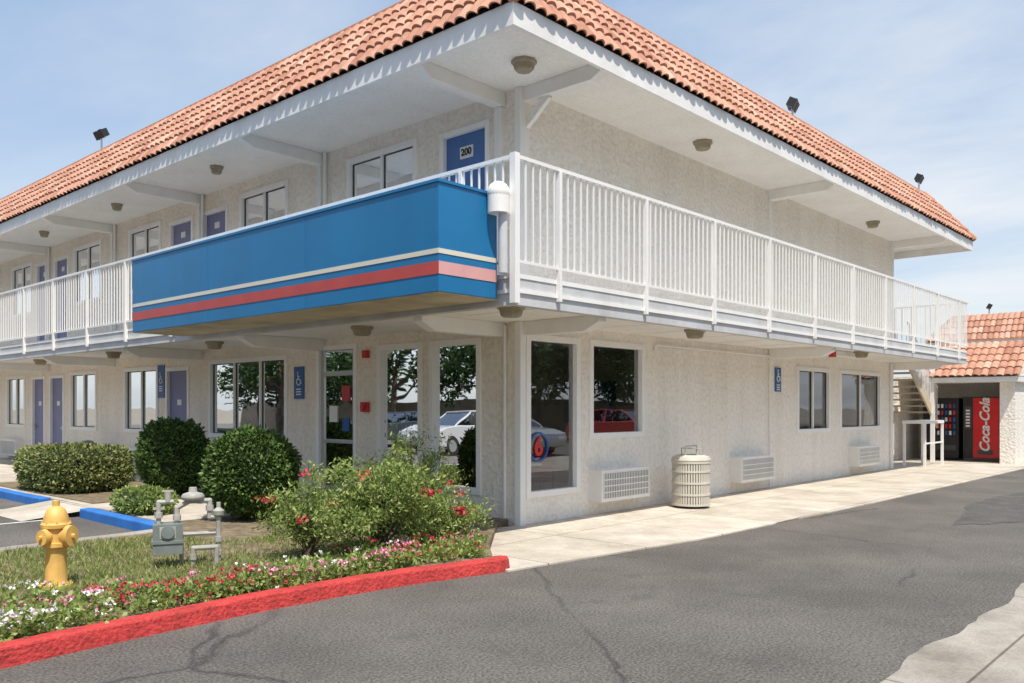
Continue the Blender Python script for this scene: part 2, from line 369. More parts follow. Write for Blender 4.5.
for o in lw+up:
    k=o[4]
    if k=='lw': window(Lf,*o[:4],mull=(),lobby=True)
    elif k=='w3': window(Lf,*o[:4],mull=(.33,.67),curt=[(0,.3),(.36,.62),(.9,1)])
    elif k=='w': window(Lf,*o[:4],curt=rc.choice([[(0,.30),(.62,1)],[(.52,1)],[(0,.15),(.5,.9)]]))
    elif k=='d': door(Lf,*o[:4],0,num=True,side=rc.choice([1,-1]),nz=1.62 if o[2]<1 else 2.08)
    elif k=='db': door(Lf,*o[:4],1,num=True,side=-1,nz=2.08)
a0,a1,z0,z1=lw[2][:4]
Lf.box(trim,a0-.03,a0+.05,-.02,.1,z0,z1+.03,0); Lf.box(trim,a1-.05,a1+.03,-.02,.1,z0,z1+.03,0); Lf.box(trim,a0+.05,a1-.05,-.018,.098,z1-.05,z1+.03,0)
for (b0,b1,c0,c1) in [(a0+.05,a0+.13,z0,z1-.05),(a1-.13,a1-.05,z0,z1-.05),(a0+.13,a1-.13,z0,.25),(a0+.13,a1-.13,2.12,2.2),(a0+.13,a1-.13,1.0,1.06)]:
    Lf.box(trim,b0,b1,.03,.08,c0,c1,1)
q=[Lf.P(a0+.06,.1,.055),Lf.P(a1-.06,.1,.055),Lf.P(a1-.06,z1-.06,.055),Lf.P(a0+.06,z1-.06,.055)]
glass.add(q,[(0,1,2,3)],1)
trim.obj('window_and_door_frames',['trim','alu','acd'],motel,bevel=.006)
glass.obj('window_glazing',['glass','glassl'],motel)
inner.obj('room_interiors_and_curtains',['dark','curtain'],motel)
doors.obj('door_leaves',['door','doorb','alu','tabletop'],motel)
text('200','door_number',(.036,1.06,ZF+2.175),(pi/2,0,-pi/2),.14,'black',motel)
nb=MB()
Lf.box(nb,4.12,4.34,.043,.048,1.35,1.62,0); Lf.box(nb,3.80,3.98,.043,.048,1.2,1.42,1); Lf.box(nb,3.78,4.0,.043,.048,1.7,1.95,2)
nb.obj('door_notices',['tabletop','signblue','redbox'],motel)
lb=MB()
lb.box(.14,5,.14,5.2,-.02,.03,0); lb.add([(5,.1,0),(5,5.2,0),(5,5.2,2.7),(5,.1,2.7)],[(0,1,2,3)],1); lb.add([(.1,5.2,0),(5,5.2,0),(5,5.2,2.7),(.1,5.2,2.7)],[(0,1,2,3)],1)
lb.box(.14,5,.14,5.2,2.62,2.66,2)
lb.box(3.2,3.8,.8,4,.03,1.05,1); lb.box(3.1,3.9,.7,4.1,1.05,1.1,2)
lb.box(4.9,4.99,2.0,3.2,1.3,2.1,3); lb.box(3.2,4.2,5.12,5.19,1.2,1.9,4); lb.box(1.2,2.0,4.6,5.1,.03,1.7,2)
lb.obj('lobby_interior',['lobbyfloor','lobbywall','tabletop','signblue','redbox'],motel)
def table(name,x,y):
    e=empty(name,(x,y,.03)); t=MB(); t.box(-.4,.4,-.35,.35,.70,.74); t.cyl((0,0,.02),(0,0,.7),.035,mi=1); t.cyl((0,0,0),(0,0,.03),.25,.2,16,1)
    t.obj('table_top_and_base',['tabletop','alu'],e,bevel=.005)
table('lobby_table',.75,.95); table('lobby_table',.75,2.5)
def chair(x,y,r):
    e=empty('lobby_chair',(x,y,.03),r); t=MB(); t.box(-.2,.2,-.2,.2,.43,.47); t.box(-.2,.2,.17,.2,.5,.9)
    for a in(-.18,.18):
        for b in(-.18,.18): t.cyl((a,b,0),(a,b,.9 if b>0 else .43),.014)
    t.obj('chair_frame',['chair'],e)
chair(.75,1.75,pi); chair(1.5,1.0,-1.4); chair(1.5,2.5,-1.6)

# ---------------------------------------------------------------- slab, soffit, fascia
XL,YB,XE=-1.65,-1.40,15.8
sl=MB()
sl.box(XL+.04,XE-.04,YB+.04,40,ZC,ZF-.03,0)
sl.box(XL,XE,YB,40.02,ZF-.05,ZF,1)
sl.obj('balcony_slab',['soffit','white'],motel)
eb=MB()
eb.box(XL+.01,XE-.01,YB+.01,YB+.13,ZC-.03,ZF-.052,0); eb.box(XL+.012,XL+.13,YB+.13,40,ZC-.03,ZF-.052,0); eb.box(XE-.13,XE-.012,YB+.13,8,ZC-.03,ZF-.052,0)
eb.box(XL-.012,XE+.012,YB-.012,YB+.01,ZC+.10,ZC+.14,1); eb.box(XL-.012,XL+.01,YB+.01,40,ZC+.10,ZC+.14,1)
eb.obj('balcony_edge_beam',['slabedge','white'],motel)
bm=MB()
def beam_x(y,zt,x1,w=.085,h=.19):
    pr=[(0,zt),(-x1,zt),(-x1,zt-h*.45),(-x1+.22,zt-h),(0,zt-h)]
    vs=[(p[0],y-w,p[1]) for p in pr]+[(p[0],y+w,p[1]) for p in pr]; n=5
    bm.add(vs,[tuple(range(n)),tuple(range(2*n-1,n-1,-1))]+[(i,n+i,n+(i+1)%n,(i+1)%n) for i in range(n)])
def beam_y(x,zt,y1,w=.085,h=.19):
    pr=[(0,zt),(-y1,zt),(-y1,zt-h*.45),(-y1+.22,zt-h),(0,zt-h)]
    vs=[(x-w,p[0],p[1]) for p in pr]+[(x+w,p[0],p[1]) for p in pr]; n=5
    bm.add(vs,[tuple(range(n-1,-1,-1)),tuple(range(n,2*n))]+[(i,(i+1)%n,n+(i+1)%n,n+i) for i in range(n)])
for k in range(10):
    y=.35+4.15*k
    if y>39:break
    beam_x(y,ZS,1.55); beam_x(y,ZC,1.5)
    bm.box(-.07,.01,y-.06,y+.06,ZF,ZS-.19)
    if k>0: bm.cyl((-.05,y-.16,ZF),(-.05,y-.16,ZS),.03,n=8)
for x in (.1,7.4,14.4):
    beam_y(x,ZS,1.38); beam_y(x,ZC,1.28)
    bm.box(x-.055,x+.055,-.03,.01,ZF,ZS-.19)
bm.cyl((.1,-.02,5.36),(.1,-.42,5.68),.06,n=4)
bm.box(-.05,.06,-.05,.06,ZF,ZS,0)
bm.box(-.05,.06,-.052,.06,0,ZC,0)
bm.obj('cantilever_beams',['white'],motel,bevel=.008)
rf=MB()
RX,RY,REX=-1.75,-1.47,16.08
rf.box(RX+.06,REX-.06,RY+.06,40.6,ZS,ZS+.06,0)
rf.obj('roof_soffit',['soffit'],motel)
fa=MB()
fz0,fz1=5.68,5.93
fa.box(RX,REX,RY,RY+.05,fz0,fz1); fa.box(RX,RX+.05,RY+.05,40.6,fz0,fz1); fa.box(REX-.05,REX,RY+.05,40.6,fz0,fz1)
fa.obj('roof_fascia',['fascia'],motel)
fr=MB(); fr.box(RX+.9,REX-.9,RY+.9,40,6.85,6.95); fr.obj('flat_roof',['flatroof'],motel)

def tile_slope(name,A,u,n,L,run,rise,courses,hip0,hip1,parent,pitch=.18,seed=1):
    A=Vector(A);u=Vector(u);n=Vector(n);Z=Vector((0,0,1))
    al=math.atan2(rise,run); S=math.hypot(run,rise); Nn=-n*math.sin(al)+Z*math.cos(al); T=n*math.cos(al)+Z*math.sin(al)
    rr=random.Random(seed); K=6; cnt=int(L/pitch)+1; e=S/courses
    vs=[];fs=[];cols=[]
    for c in range(courses):
        s0=c*e-(.02 if c else 0); s1=min(S,(c+1)*e+.03)
        base=len(vs); ncol=cnt*K+1
        tc=[min(1,max(0,rr.gauss(.45,.22))) for _ in range(cnt)]
        jit=[rr.uniform(-.014,.014) for _ in range(cnt)]
        for row,(s,h) in enumerate([(s0,None),(s0,.045 if c else .012),(s1,.010)]):
            for i in range(ncol):
                x=i*pitch/K; 
                lo=max(0,s)*math.cos(al) if hip0 else 0; hi=L-(max(0,s)*math.cos(al) if hip1 else 0)
                xx=min(max(x,lo),hi)
                ph=(i%K)/K; p=.052*math.sin(pi*ph)**.7 if ph>0 else 0
                tk=min(cnt-1,i//K); ss=s+(jit[tk] if row<2 else 0)
                if row==0: hh=(.012+p-.018) if c==0 else .0
                else: hh=h+p
                vs.append(A+u*xx+T*ss+Nn*hh)
        for i in range(ncol-1):
            for rw_ in(0,1):
                a=base+rw_*ncol+i
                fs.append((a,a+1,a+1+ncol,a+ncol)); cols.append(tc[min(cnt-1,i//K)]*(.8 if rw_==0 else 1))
    me=D.meshes.new(name); me.from_pydata([tuple(v) for v in vs],[],fs)
    ca=me.color_attributes.new('tilecol','FLOAT_COLOR','CORNER')
    arr=np.repeat(np.array(cols,dtype=np.float32),4); arr=np.stack([arr,arr,arr,np.ones_like(arr)],1).ravel()
    ca.data.foreach_set('color',arr)
    me.materials.append(M['tile']); o=D.objects.new(name,me); scene.collection.objects.link(o); o.parent=parent
    return o
OH=.03
ex,ey,eX=RX-OH,RY-OH,REX+OH
run,rise,ze=.95,1.17,5.93
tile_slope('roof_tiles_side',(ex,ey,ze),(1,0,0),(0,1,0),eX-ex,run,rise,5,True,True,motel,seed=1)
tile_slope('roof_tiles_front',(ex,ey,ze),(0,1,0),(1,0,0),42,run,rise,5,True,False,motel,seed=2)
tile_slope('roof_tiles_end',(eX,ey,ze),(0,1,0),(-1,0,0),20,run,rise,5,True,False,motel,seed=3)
def hipcaps(p0,p1,parent,nm):
    hb=MB(); p0=Vector(p0);p1=Vector(p1);d=(p1-p0);Lh=d.length;d.normalize();k=int(Lh/.3)
    for i in range(k+1):
        a=p0+d*(i*Lh/(k+1)); b=p0+d*((i+1.15)*Lh/(k+1)); hb.cyl(a+Vector((0,0,.05)),b+Vector((0,0,.03)),.09,.075,14)
    o=hb.obj(nm,['tile'],parent,smooth=True)
    ca=o.data.color_attributes.new('tilecol','FLOAT_COLOR','CORNER'); ca.data.foreach_set('color',np.full(len(ca.data)*4,.5,dtype=np.float32))
hipcaps((ex,ey,ze),(ex+run,ey+run,ze+rise),motel,'hip_cap_tiles')
hipcaps((eX,ey,ze),(eX-run,ey+run,ze+rise),motel,'hip_cap_tiles_end')
rd=MB()
zt=ze+rise
rd.box(ex+run-.03,eX-run+.03,ey+run-.05,ey+run+.1,zt-.03,zt+.07); rd.box(ex+run-.05,ex+run+.1,ey+run+.1,40,zt-.03,zt+.07)
o=rd.obj('parapet_cap',['tile'],motel,bevel=.02)
ca=o.data.color_attributes.new('tilecol','FLOAT_COLOR','CORNER'); ca.data.foreach_set('color',np.full(len(ca.data)*4,.45,dtype=np.float32))

# ---------------------------------------------------------------- railing
rl=MB()
zt,zb=4.32,3.16
def rail_x(x0,x1,y,posts):
    rl.box(x0,x1,y-.025,y+.025,zt-.04,zt); rl.box(x0,x1,y-.015,y+.015,zb,zb+.03)
    n=int((x1-x0)/.122)
    for i in range(1,n):
        x=x0+(x1-x0)*i/n; rl.box(x-.009,x+.009,y-.009,y+.009,zb+.03,zt-.04)
    for p in posts: rl.box(p-.024,p+.024,y-.030,y+.024,2.80,zt-.04)
def rail_y(y0,y1,x,posts):
    rl.box(x-.025,x+.025,y0,y1,zt-.04,zt); rl.box(x-.015,x+.015,y0,y1,zb,zb+.03)
    n=int((y1-y0)/.122)
    for i in range(1,n):
        y=y0+(y1-y0)*i/n; rl.box(x-.009,x+.009,y-.009,y+.009,zb+.03,zt-.04)
    for p in posts: rl.box(x-.030,x+.024,p-.024,p+.024,2.80,zt-.04)
rail_x(XL+.03,XE+.02,YB-.02,[-.92+1.77*i for i in range(10)])
rail_y(YB+.03,39.5,XL-.02,[-.6+1.77*i for i in range(23)])
rail_y(YB+.03,4,XE+.02,[.4,2.1,3.8])
rl.box(XL-.06,XL+.02,YB-.06,YB+.02,2.72,zt+.015)
rl.obj('balcony_railing',['white'],motel)
# ---------------------------------------------------------------- blue sign box
bp=MB()
x0,x1,y0,y1,z0,z1=-2.58,-1.72,-1.20,5.88,2.78,3.89
bp.box(x0,x1,y0,y1,z0,z1,0)
def stripe(za,zb2,mi,e,mi2):
    bp.box(x0-e,x0-.0005,y0-e,y1,za,zb2,mi); bp.box(x0-.0005,x1,y0-e,y0-.0005,za,zb2,mi2)
stripe(3.165,3.215,1,.006,1); stripe(2.955,3.085,2,.006,4)
bp.box(x0-.015,x1,y0-.015,y1+.015,z1,z1+.03,0)
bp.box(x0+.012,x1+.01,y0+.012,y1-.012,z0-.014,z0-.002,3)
for yy in (1.15,3.5): bp.box(x0-.003,x0+.001,yy-.003,yy+.003,z0+.03,z1,0)
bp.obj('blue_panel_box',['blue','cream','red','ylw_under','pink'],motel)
cp=MB(); cp.sphere((-1.80,-1.30,3.90),.125,20); cp.cyl((-1.80,-1.30,3.68),(-1.80,-1.30,3.90),.118,n=20)
cp.cyl((-1.76,-1.33,3.04),(-1.76,-1.33,3.70),.05,n=16,mi=1)
cp.obj('corner_dome',['white','slabedge'],motel,smooth=True)  # plain white dome on a thinner grey tube
# ---------------------------------------------------------------- soffit lamps, conduits, signs
sf=MB()
def slamp(x,y,z,r=.16):
    sf.lathe([(r*1.0,0),(r,-.035),(r*.85,-.05),(r*.75,-.11),(r*.6,-.13),(.001,-.135)],(x,y,z-.001),8,0)
for p in [(-.62,-.62,ZS),(3.7,-.62,ZS),(11.6,-.5,ZS),(2.6,-1.12,ZC),(9.2,-1.12,ZC),(-1.4,-1.12,ZC)]: slamp(*p)
for k in range(1,8): slamp(-.85,2.3+4.15*k,ZS,.12); 
for k in range(8): slamp(-1.0,2.1+4.15*k,ZC)
sf.obj('soffit_lamps',['brown'],motel)
cd=MB()
cd.tube([(3.25,-.03,2.60),(7.33,-.03,2.60),(7.33,-.03,.05)],.016)
cd.cyl((3.25,-.03,2.6),(3.25,-.03,2.5),.04,n=10)
cd.tube([(14.2,-.05,0),(14.2,-.05,2.7)],.03)
cd.tube([(-.04,.24,.1),(-.04,.24,2.7)],.022)
cd.box(8.5,9.6,-.9,-.75,ZC-.10,ZC-.01)
for x in np.arange(-1.0,15.5,1.22): cd.box(x-.004,x+.004,-1.25,-.03,ZC-.006,ZC-.001)
cd.obj('wall_conduits',['white'],motel)
al=MB(); al.box(-.07,-.001,3.2,3.36,1.52,1.68,0); al.box(-.07,-.001,3.2,3.32,2.38,2.5,0); al.cyl((-.1,3.28,1.6),(-.07,3.28,1.6),.05,mi=0); al.box(8.05,8.2,-1.0,-.9,ZC-.16,ZC-.001,0)
al.obj('fire_alarm_boxes',['redbox'],motel,bevel=.005)

def ada_sign(name,w,a,zc,W=.26,H=.5):
    e=empty(name,(0,0,0)); s=MB()
    w.box(s,a-W/2,a+W/2,-.02,-.004,zc-H/2,zc+H/2,0)
    sgn=-1 if w.ax=='x' else 1
    def seg(p,q,r=.011):
        P0=w.P(a+p[0]*sgn,zc+p[1],-.024); P1=w.P(a+q[0]*sgn,zc+q[1],-.024); s.cyl(P0,P1,r,n=6,mi=1)
    k=[(math.cos(t)*.06,math.sin(t)*.06+.02) for t in [2.0+ i*(4.2/8) for i in range(9)]]
    for p,q in zip(k[:-1],k[1:]): seg(p,q,.010)
    seg((-.02,.15),(-.01,.06)); seg((-.01,.06),(.05,.06)); seg((.05,.06),(.075,-.02)); seg((-.02,.11),(.04,.11),.008)
    c=w.P(a-.02*sgn,zc+.18,-.024); s.sphere(c,.018,8,1)
    for j in range(3): w.box(s,a-.07,a+.07,-.026,-.0195,zc-.12-.045*j,zc-.10-.045*j,1)
    s.obj('sign_plate',['signblue','tabletop'],e)
ada_sign('accessible_parking_sign',Lf,5.15,2.02,.30,.56)
ada_sign('accessible_parking_sign',Lf,10.36,2.15,.30,.70)
ada_sign('accessible_parking_sign',R,7.72,2.15,.26,.48)
ws=empty('window_sign'); s=MB()
for i in range(28):
    a=2*pi*i/28; b=2*pi*(i+1)/28
    s.cyl((.42+.19*math.cos(a),.035,1.05+.19*math.sin(a)),(.42+.19*math.cos(b),.035,1.05+.19*math.sin(b)),.018,n=6,mi=0)
s.obj('sign_ring',['signblue'],ws)
text('6','sign_numeral',(.42,.035,1.05),(pi/2,0,0),.36,'redbox',ws,.006)

def ac(x0,x1,name='wall_air_conditioner'):
    e=empty(name,(0,0,0)); b=MB(); b.box(x0,x1,-.24,.0,.22,.68,0); b.box(x0+.05,x1-.05,-.244,-.239,.27,.63,1); b.obj('cabinet',['ac','acd'],e,bevel=.004)
    g=MB(); n=int((x1-x0-.1)/.042)
    for i in range(n+1):
        x=x0+.05+(x1-x0-.1)*i/n; g.box(x-.008,x+.008,-.252,-.244,.27,.63)
    for z in (.36,.45,.54): g.box(x0+.05,x1-.05,-.256,-.246,z-.008,z+.008)
    g.obj('grille',['ac'],e)
ac(1.50,2.75); ac(5.75,7.08); ac(11.45,12.8)
def acl(y0,y1):
    e=empty('wall_air_conditioner'); b=MB(); b.box(-.20,0,y0,y1,.22,.68,0); b.box(-.204,-.199,y0+.05,y1-.05,.27,.63,1)
    for i in range(28):
        y=y0+.05+(y1-y0-.1)*i/27; b.box(-.216,-.204,y-.006,y+.006,.27,.63,0)
    b.obj('cabinet',['ac','acd'],e)
acl(10.75,12.0); acl(18.9,20.1); acl(14,15.2)

tcn=empty('trash_can',(3.37,-.60,.02)); t=MB()
t.cyl((0,0,.03),(0,0,.70),.265,.27,28,1)
for i in range(44):
    a=2*pi*i/44; mx=Matrix.Rotation(a,4,'Z'); t.box(.272,.292,-.014,.014,.04,.71,0,mx)
for z in(.04,.2,.38,.56,.70): t.lathe([(.285,z),(.302,z),(.302,z+.03),(.285,z+.03)],(0,0,0),32,0)
t.lathe([(.30,.73),(.31,.75),(.29,.80),(.2,.83),(.19,.80)],(0,0,0),32,0); t.cyl((0,0,.5),(0,0,.79),.19,.19,24,2)
t.tube([(-.17,0,.80),(-.17,0,.97),(.17,0,.97),(.17,0,.80)],.011); t.tube([(0,-.17,.80),(0,-.17,.93),(0,.17,.93),(0,.17,.80)],.008)
t.obj('can_body',['can','acd','black'],tcn,smooth=True)

def flood(x,y,z,d):
    e=empty('roof_floodlight',(x,y,z),d); f=MB(); f.cyl((0,0,-.2),(0,0,.30),.022,mi=1); f.cyl((-.13,0,.28),(.13,0,.28),.018,mi=1)
    for sx in(-.11,.11):
        mx=Matrix.Translation((sx,0,.36))@Matrix.Rotation(.5,4,'X'); f.box(-.08,.08,-.07,.07,-.08,.08,0,mx); f.box(-.09,.09,-.08,-.068,-.09,.09,0,mx)
        f.cyl((sx,0,.25),(sx,0,.33),.015)
    f.obj('lamp_heads',['black','alu'],e,bevel=.01)
flood(-.80,11.5,7.18,-pi/2); flood(7.2,-.55,7.03,.3); flood(14.9,-.5,7.15,.2)

# ---------------------------------------------------------------- stair and landing at far end
st=empty('exterior_stair'); s=MB()
for i in range(9):
    x=15.95+.28*i; z=2.95-.185*i; s.box(x,x+.30,.1,1.2,z-.05,z,0)
for y in(.06,1.2):
    s.add([(15.9,y,2.98),(18.5,y,1.26),(18.5,y,.98),(15.9,y,2.70),(15.9,y+.05,2.98),(18.5,y+.05,1.26),(18.5,y+.05,.98),(15.9,y+.05,2.70)],[(0,1,2,3),(7,6,5,4),(0,4,5,1),(3,2,6,7)],0)
s.box(15.3,16.9,-.55,.05,1.16,1.24,1)
for x in(15.34,16.86):
    for y in(-.51,0): s.box(x-.03,x+.03,y-.03,y+.03,0,1.16,1)
s.box(15.34,16.86,-.53,-.50,.62,.66,1)
for x in np.arange(16.0,18.5,.13): s.box(x-.008,x+.008,.07,.09,3.0-.66*(x-15.9),3.9-.66*(x-15.9),1)
s.add([(15.9,.06,3.92),(18.5,.06,2.20),(18.5,.06,2.15),(15.9,.06,3.87),(15.9,.11,3.92),(18.5,.11,2.20),(18.5,.11,2.15),(15.9,.11,3.87)],[(0,1,2,3),(7,6,5,4),(0,4,5,1),(3,2,6,7)],1)
s.box(17.9,18.0,.0,.1,0,2.7,1)
s.obj('stair_steps_and_landing',['step','white'],st)

# ---------------------------------------------------------------- vending alcove building
va=empty('vending_shelter'); v=MB()
v.box(20.2,20.3,-2.0,1.2,0,2.5); v.box(18.2,20.2,-2.0,-1.62,0,2.5); v.box(18.2,20.2,1.1,1.2,0,2.5); v.box(18.2,20.2,-1.62,1.1,2.4,2.5)
v.obj('shelter_walls',['stucco_r'],va)
v=MB(); v.box(17.85,20.6,-2.12,.2,2.30,2.44); v.obj('shelter_fascia',['fascia'],va)
tile_slope('shelter_roof_tiles',(17.8,-2.2,2.46),(0,1,0),(1,0,0),2.5,1.4,1.0,5,False,False,va,pitch=.2,seed=5)
v=MB(); v.add([(17.9,-2.1,2.46),(19.2,-2.1,3.42),(20.5,-2.1,2.46),(17.9,.2,2.46),(19.2,.2,3.42),(20.5,.2,2.46)],[(0,1,2),(3,5,4),(1,4,5,2)],0); v.obj('shelter_gable',['stucco_r'],va)
vm=empty('vending_machine',(19.0,-.97,.02)); v=MB(); v.box(0,.8,-.49,.49,.06,1.88,0); v.box(-.012,0,-.46,.22,.1,1.84,1); v.box(-.014,0,.26,.45,.95,1.6,2); v.box(-.012,0,-.46,.46,.02,.09,2); v.box(-.02,-.012,-.3,.1,.2,.34,2)
for j in range(6): v.box(-.022,-.014,.30,.41,1.0+.09*j,1.05+.09*j,3)
v.obj('cabinet',['black','vred','acd','tabletop'],vm,bevel=.008)
text('Coca-Cola','logo_text',(-.022,-.10,1.05),(pi/2,-pi/2,-pi/2),.36,'tabletop',vm,.003,.3)
vm=empty('vending_machine',(19.0,.13,.02)); v=MB(); v.box(0,.8,-.49,.49,.06,1.85,0)
for z in np.arange(.75,1.75,.2):
    for yy in np.arange(-.38,.25,.11): v.cyl((-.02,yy,z),(-.02,yy,z+.12),.035,mi=int(rng.integers(1,4)),n=8)
v.box(-.02,0,-.42,.28,.3,.45,4)
v.obj('cabinet',['black','vred','tabletop','signblue','acd'],vm)

b2=empty('neighbouring_building'); v=MB(); v.box(26.2,38,-3.5,1.6,0,4.0); v.obj('walls',['stucco_r'],b2)
v=MB(); v.box(25.28,38,-4.42,2.4,3.72,3.98); v.obj('fascia',['fascia'],b2)
tile_slope('roof_tiles',(25.2,-4.5,4.0),(0,1,0),(1,0,0),6.9,.8,.95,4,True,True,b2,seed=8)
tile_slope('roof_tiles_side',(25.2,-4.5,4.0),(1,0,0),(0,1,0),13,.8,.95,4,True,False,b2,seed=9)
tile_slope('roof_tiles_back',(25.2,2.4,4.0),(1,0,0),(0,-1,0),13,.8,.95,4,True,False,b2,seed=10)
v=MB(); 
for yy in (-2.4,):
    v.box(26.17,26.199,yy,yy+1.2,1.0,2.2,0); v.box(26.16,26.17,yy+.06,yy+1.14,1.06,2.14,1)
v.obj('windows',['trim','glassd'],b2)
flood(26.6,.6,4.95,.3)
v=MB(); v.box(24,24.2,2.6,30,0,2.2); v.obj('screen_wall',['stucco_r'])

# ---------------------------------------------------------------- ground
g=MB(); g.add([(-600,-600,-.02),(600,-600,-.02),(600,600,-.02),(-600,600,-.02)],[(0,1,2,3)]); g.obj('ground',[mat('dry_ground',(.22,.19,.14),.95,.2,.2,.3,20)])
g=MB(); g.add([(-60,-45,0),(70,-45,0),(70,70,0),(-60,70,0)],[(0,1,2,3)]); g.obj('asphalt_parking_lot',['asphalt'])
ed=[(x,-5.82+.03*math.sin(x*1.7)+.03*math.sin(x*4.9+1)+random.uniform(-.018,.018)) for x in np.arange(20,-20,-.16)]
g=MB(); g.poly([(-30,-9.6),(60,-9.6),(60,-5.82)]+ed+[(-30,-5.85)],-.01,.007); g.obj('concrete_drive_apron',['conc2'])
def blob(cx,cy,rx,ry,z,seed):
    r=random.Random(seed); n=40; ph=[r.uniform(0,6) for _ in range(4)]
    g=MB(); pts=[]
    for i in range(n):
        a=2*pi*i/n; k=1+.12*math.sin(2*a+ph[0])+.08*math.sin(5*a+ph[1])+.04*math.sin(11*a+ph[2]); pts.append((cx+rx*k*math.cos(a),cy+ry*k*math.sin(a),z))
    g.add(pts,[tuple(range(n))]); g.obj('asphalt_patch',['patch'])
blob(7.5,-4.3,3.4,.55,.004,2)
g=MB(); g.poly([(-2.38,-1.98),(-.9,-2.15),(.6,-2.34),(6,-2.48),(18.1,-2.52),(26,-2.6),(26,3),(14.5,3),(14.5,.05),(-.2,.05),(-.35,.1),(-1.64,-1.02),(-2.38,-1.75)],-.01,.022); g.obj('sidewalk',['conc'],bevel=.008)
g=MB(); g.poly([(-3.3,3.3),(0.05,3.3),(0.05,40),(-3.2,40),(-3.2,7.3),(-3.25,5.3)],-.01,.10); g.obj('front_walkway',['conc'],bevel=.01)
g=MB(); g.poly([(-12,-1.75),(-6.7,-1.60),(-4.9,-1.47),(-3.4,-1.57),(-2.55,-1.74),(-2.3,-1.70),(-1.62,-.98),(-.3,.12),(-.02,.2),(-.02,3.29),(-3.45,3.29),(-3.5,2.62),(-5.5,2.38),(-12,2.2)],-.01,.09); g.obj('planting_bed',['soil'])
g=MB(); g.poly([(-3.1,6.1),(-1.0,6.1),(-.9,11.2),(-3.1,11.2)],.05,.115); g.obj('hedge_bed',['soil'])
def kerb(name,pts,w,h,m):
    k=MB(); P=[Vector((p[0],p[1],0)) for p in pts]
    Q=[]
    for a,b in zip(P[:-1],P[1:]):
        s=max(1,int((b-a).length/.18))
        for i in range(s): Q.append(a.lerp(b,i/s))
    Q.append(P[-1]); P=Q; n=len(P); rows=[]
    for i,p in enumerate(P):
        d=(P[min(i+1,n-1)]-P[max(i-1,0)]).normalized(); nn=Vector((-d.y,d.x,0)); j=random.uniform(-.005,.005); hj=random.uniform(-.005,.003)
        rows+=[p+nn*j+Vector((0,0,-.01)),p+nn*(.02+j)+Vector((0,0,h+hj)),p+nn*w+Vector((0,0,h+hj)),p+nn*w+Vector((0,0,-.01))]
    fs=[]
    for i in range(n-1):
        for j in range(3): fs.append((i*4+j,(i+1)*4+j,(i+1)*4+j+1,i*4+j+1))
    fs+=[(0,1,2,3),((n-1)*4+3,(n-1)*4+2,(n-1)*4+1,(n-1)*4)]
    k.add(rows,fs); k.obj(name,[m],bevel=.018)
kerb('red_kerb',[(-12,-1.95),(-9.5,-1.87),(-6.7,-1.76),(-5.8,-1.68),(-4.9,-1.64),(-4.1,-1.66),(-3.4,-1.74),(-2.8,-1.86),(-2.44,-1.95),(-2.30,-1.93),(-2.22,-1.84)],.17,.125,'curbred')
kerb('blue_kerb',[(-3.42,5.35),(-3.48,2.65)],-.16,.135,'curbblue')
kerb('blue_kerb',[(-3.30,12),(-3.32,7.25)],-.16,.135,'curbblue')
kerb('kerb',[(-12,2.38),(-5.5,2.52),(-3.5,2.70)],-.15,.11,'conc2')
g=MB(); g.add([(-4.3,5.5,.004),(-3.3,5.4,.11),(-3.3,7.1,.11),(-4.3,7.0,.004)],[(0,1,2,3)]); g.obj('kerb_ramp',['conc'])
g=MB()
def paint(p,q,w,z=.005,mi=0):
    p=Vector((p[0],p[1],z));q=Vector((q[0],q[1],z));d=(q-p).normalized();n=Vector((-d.y,d.x,0))*w/2
    g.add([p-n,q-n,q+n,p+n],[(0,1,2,3)],mi)
for y in (3.1,5.4,7.2,9.9,12.6): paint((-9,y),(-3.7,y),.10)
for i in range(5): paint((-9+i*1.0,5.5),(-8.0+i*1.0,7.1),.09,.0055,1)
g.obj('parking_markings',['lane','laneb'])

# ---------------------------------------------------------------- vegetation
def leaf_mesh(name,pts,size,m,up=None,aspect=.5,parent=None,jit=.35,link=None):
    pts=np.asarray(pts,dtype=np.float64); n=len(pts)
    d=rng.normal(size=(n,3)); 
    if up is not None: d=d*.7+np.asarray(up)
    d/=np.linalg.norm(d,axis=1)[:,None]
    q=rng.normal(size=(n,3)); s=np.cross(d,q); s/=np.linalg.norm(s,axis=1)[:,None]
    nn=np.cross(d,s)
    L=(size*(1+jit*rng.uniform(-1,1,n)))[:,None]
    a=pts; b=pts+d*L*.5+s*L*aspect*.5+nn*L*.08; c=pts+d*L; e=pts+d*L*.5-s*L*aspect*.5+nn*L*.08
    V=np.stack([a,b,c,e],1).reshape(-1,3)
    F=np.arange(4*n)
    me=D.meshes.new(name); me.vertices.add(4*n); me.vertices.foreach_set('co',V.ravel())
    me.loops.add(4*n); me.loops.foreach_set('vertex_index',F); me.polygons.add(n)
    me.polygons.foreach_set('loop_start',np.arange(n)*4); me.polygons.foreach_set('loop_total',np.full(n,4))
    me.update(calc_edges=True); me.validate(); me.materials.append(M[m])
    o=D.objects.new(name,me); scene.collection.objects.link(o)
    if parent: o.parent=parent
    return o
def lump(dirs,seed):
    r=np.random.default_rng(seed); f=np.zeros(len(dirs))
    for _ in range(14):
        k=r.normal(size=3)*3.2; ph=r.uniform(0,6.3); f+=np.sin(dirs@k+ph)
    return f/14
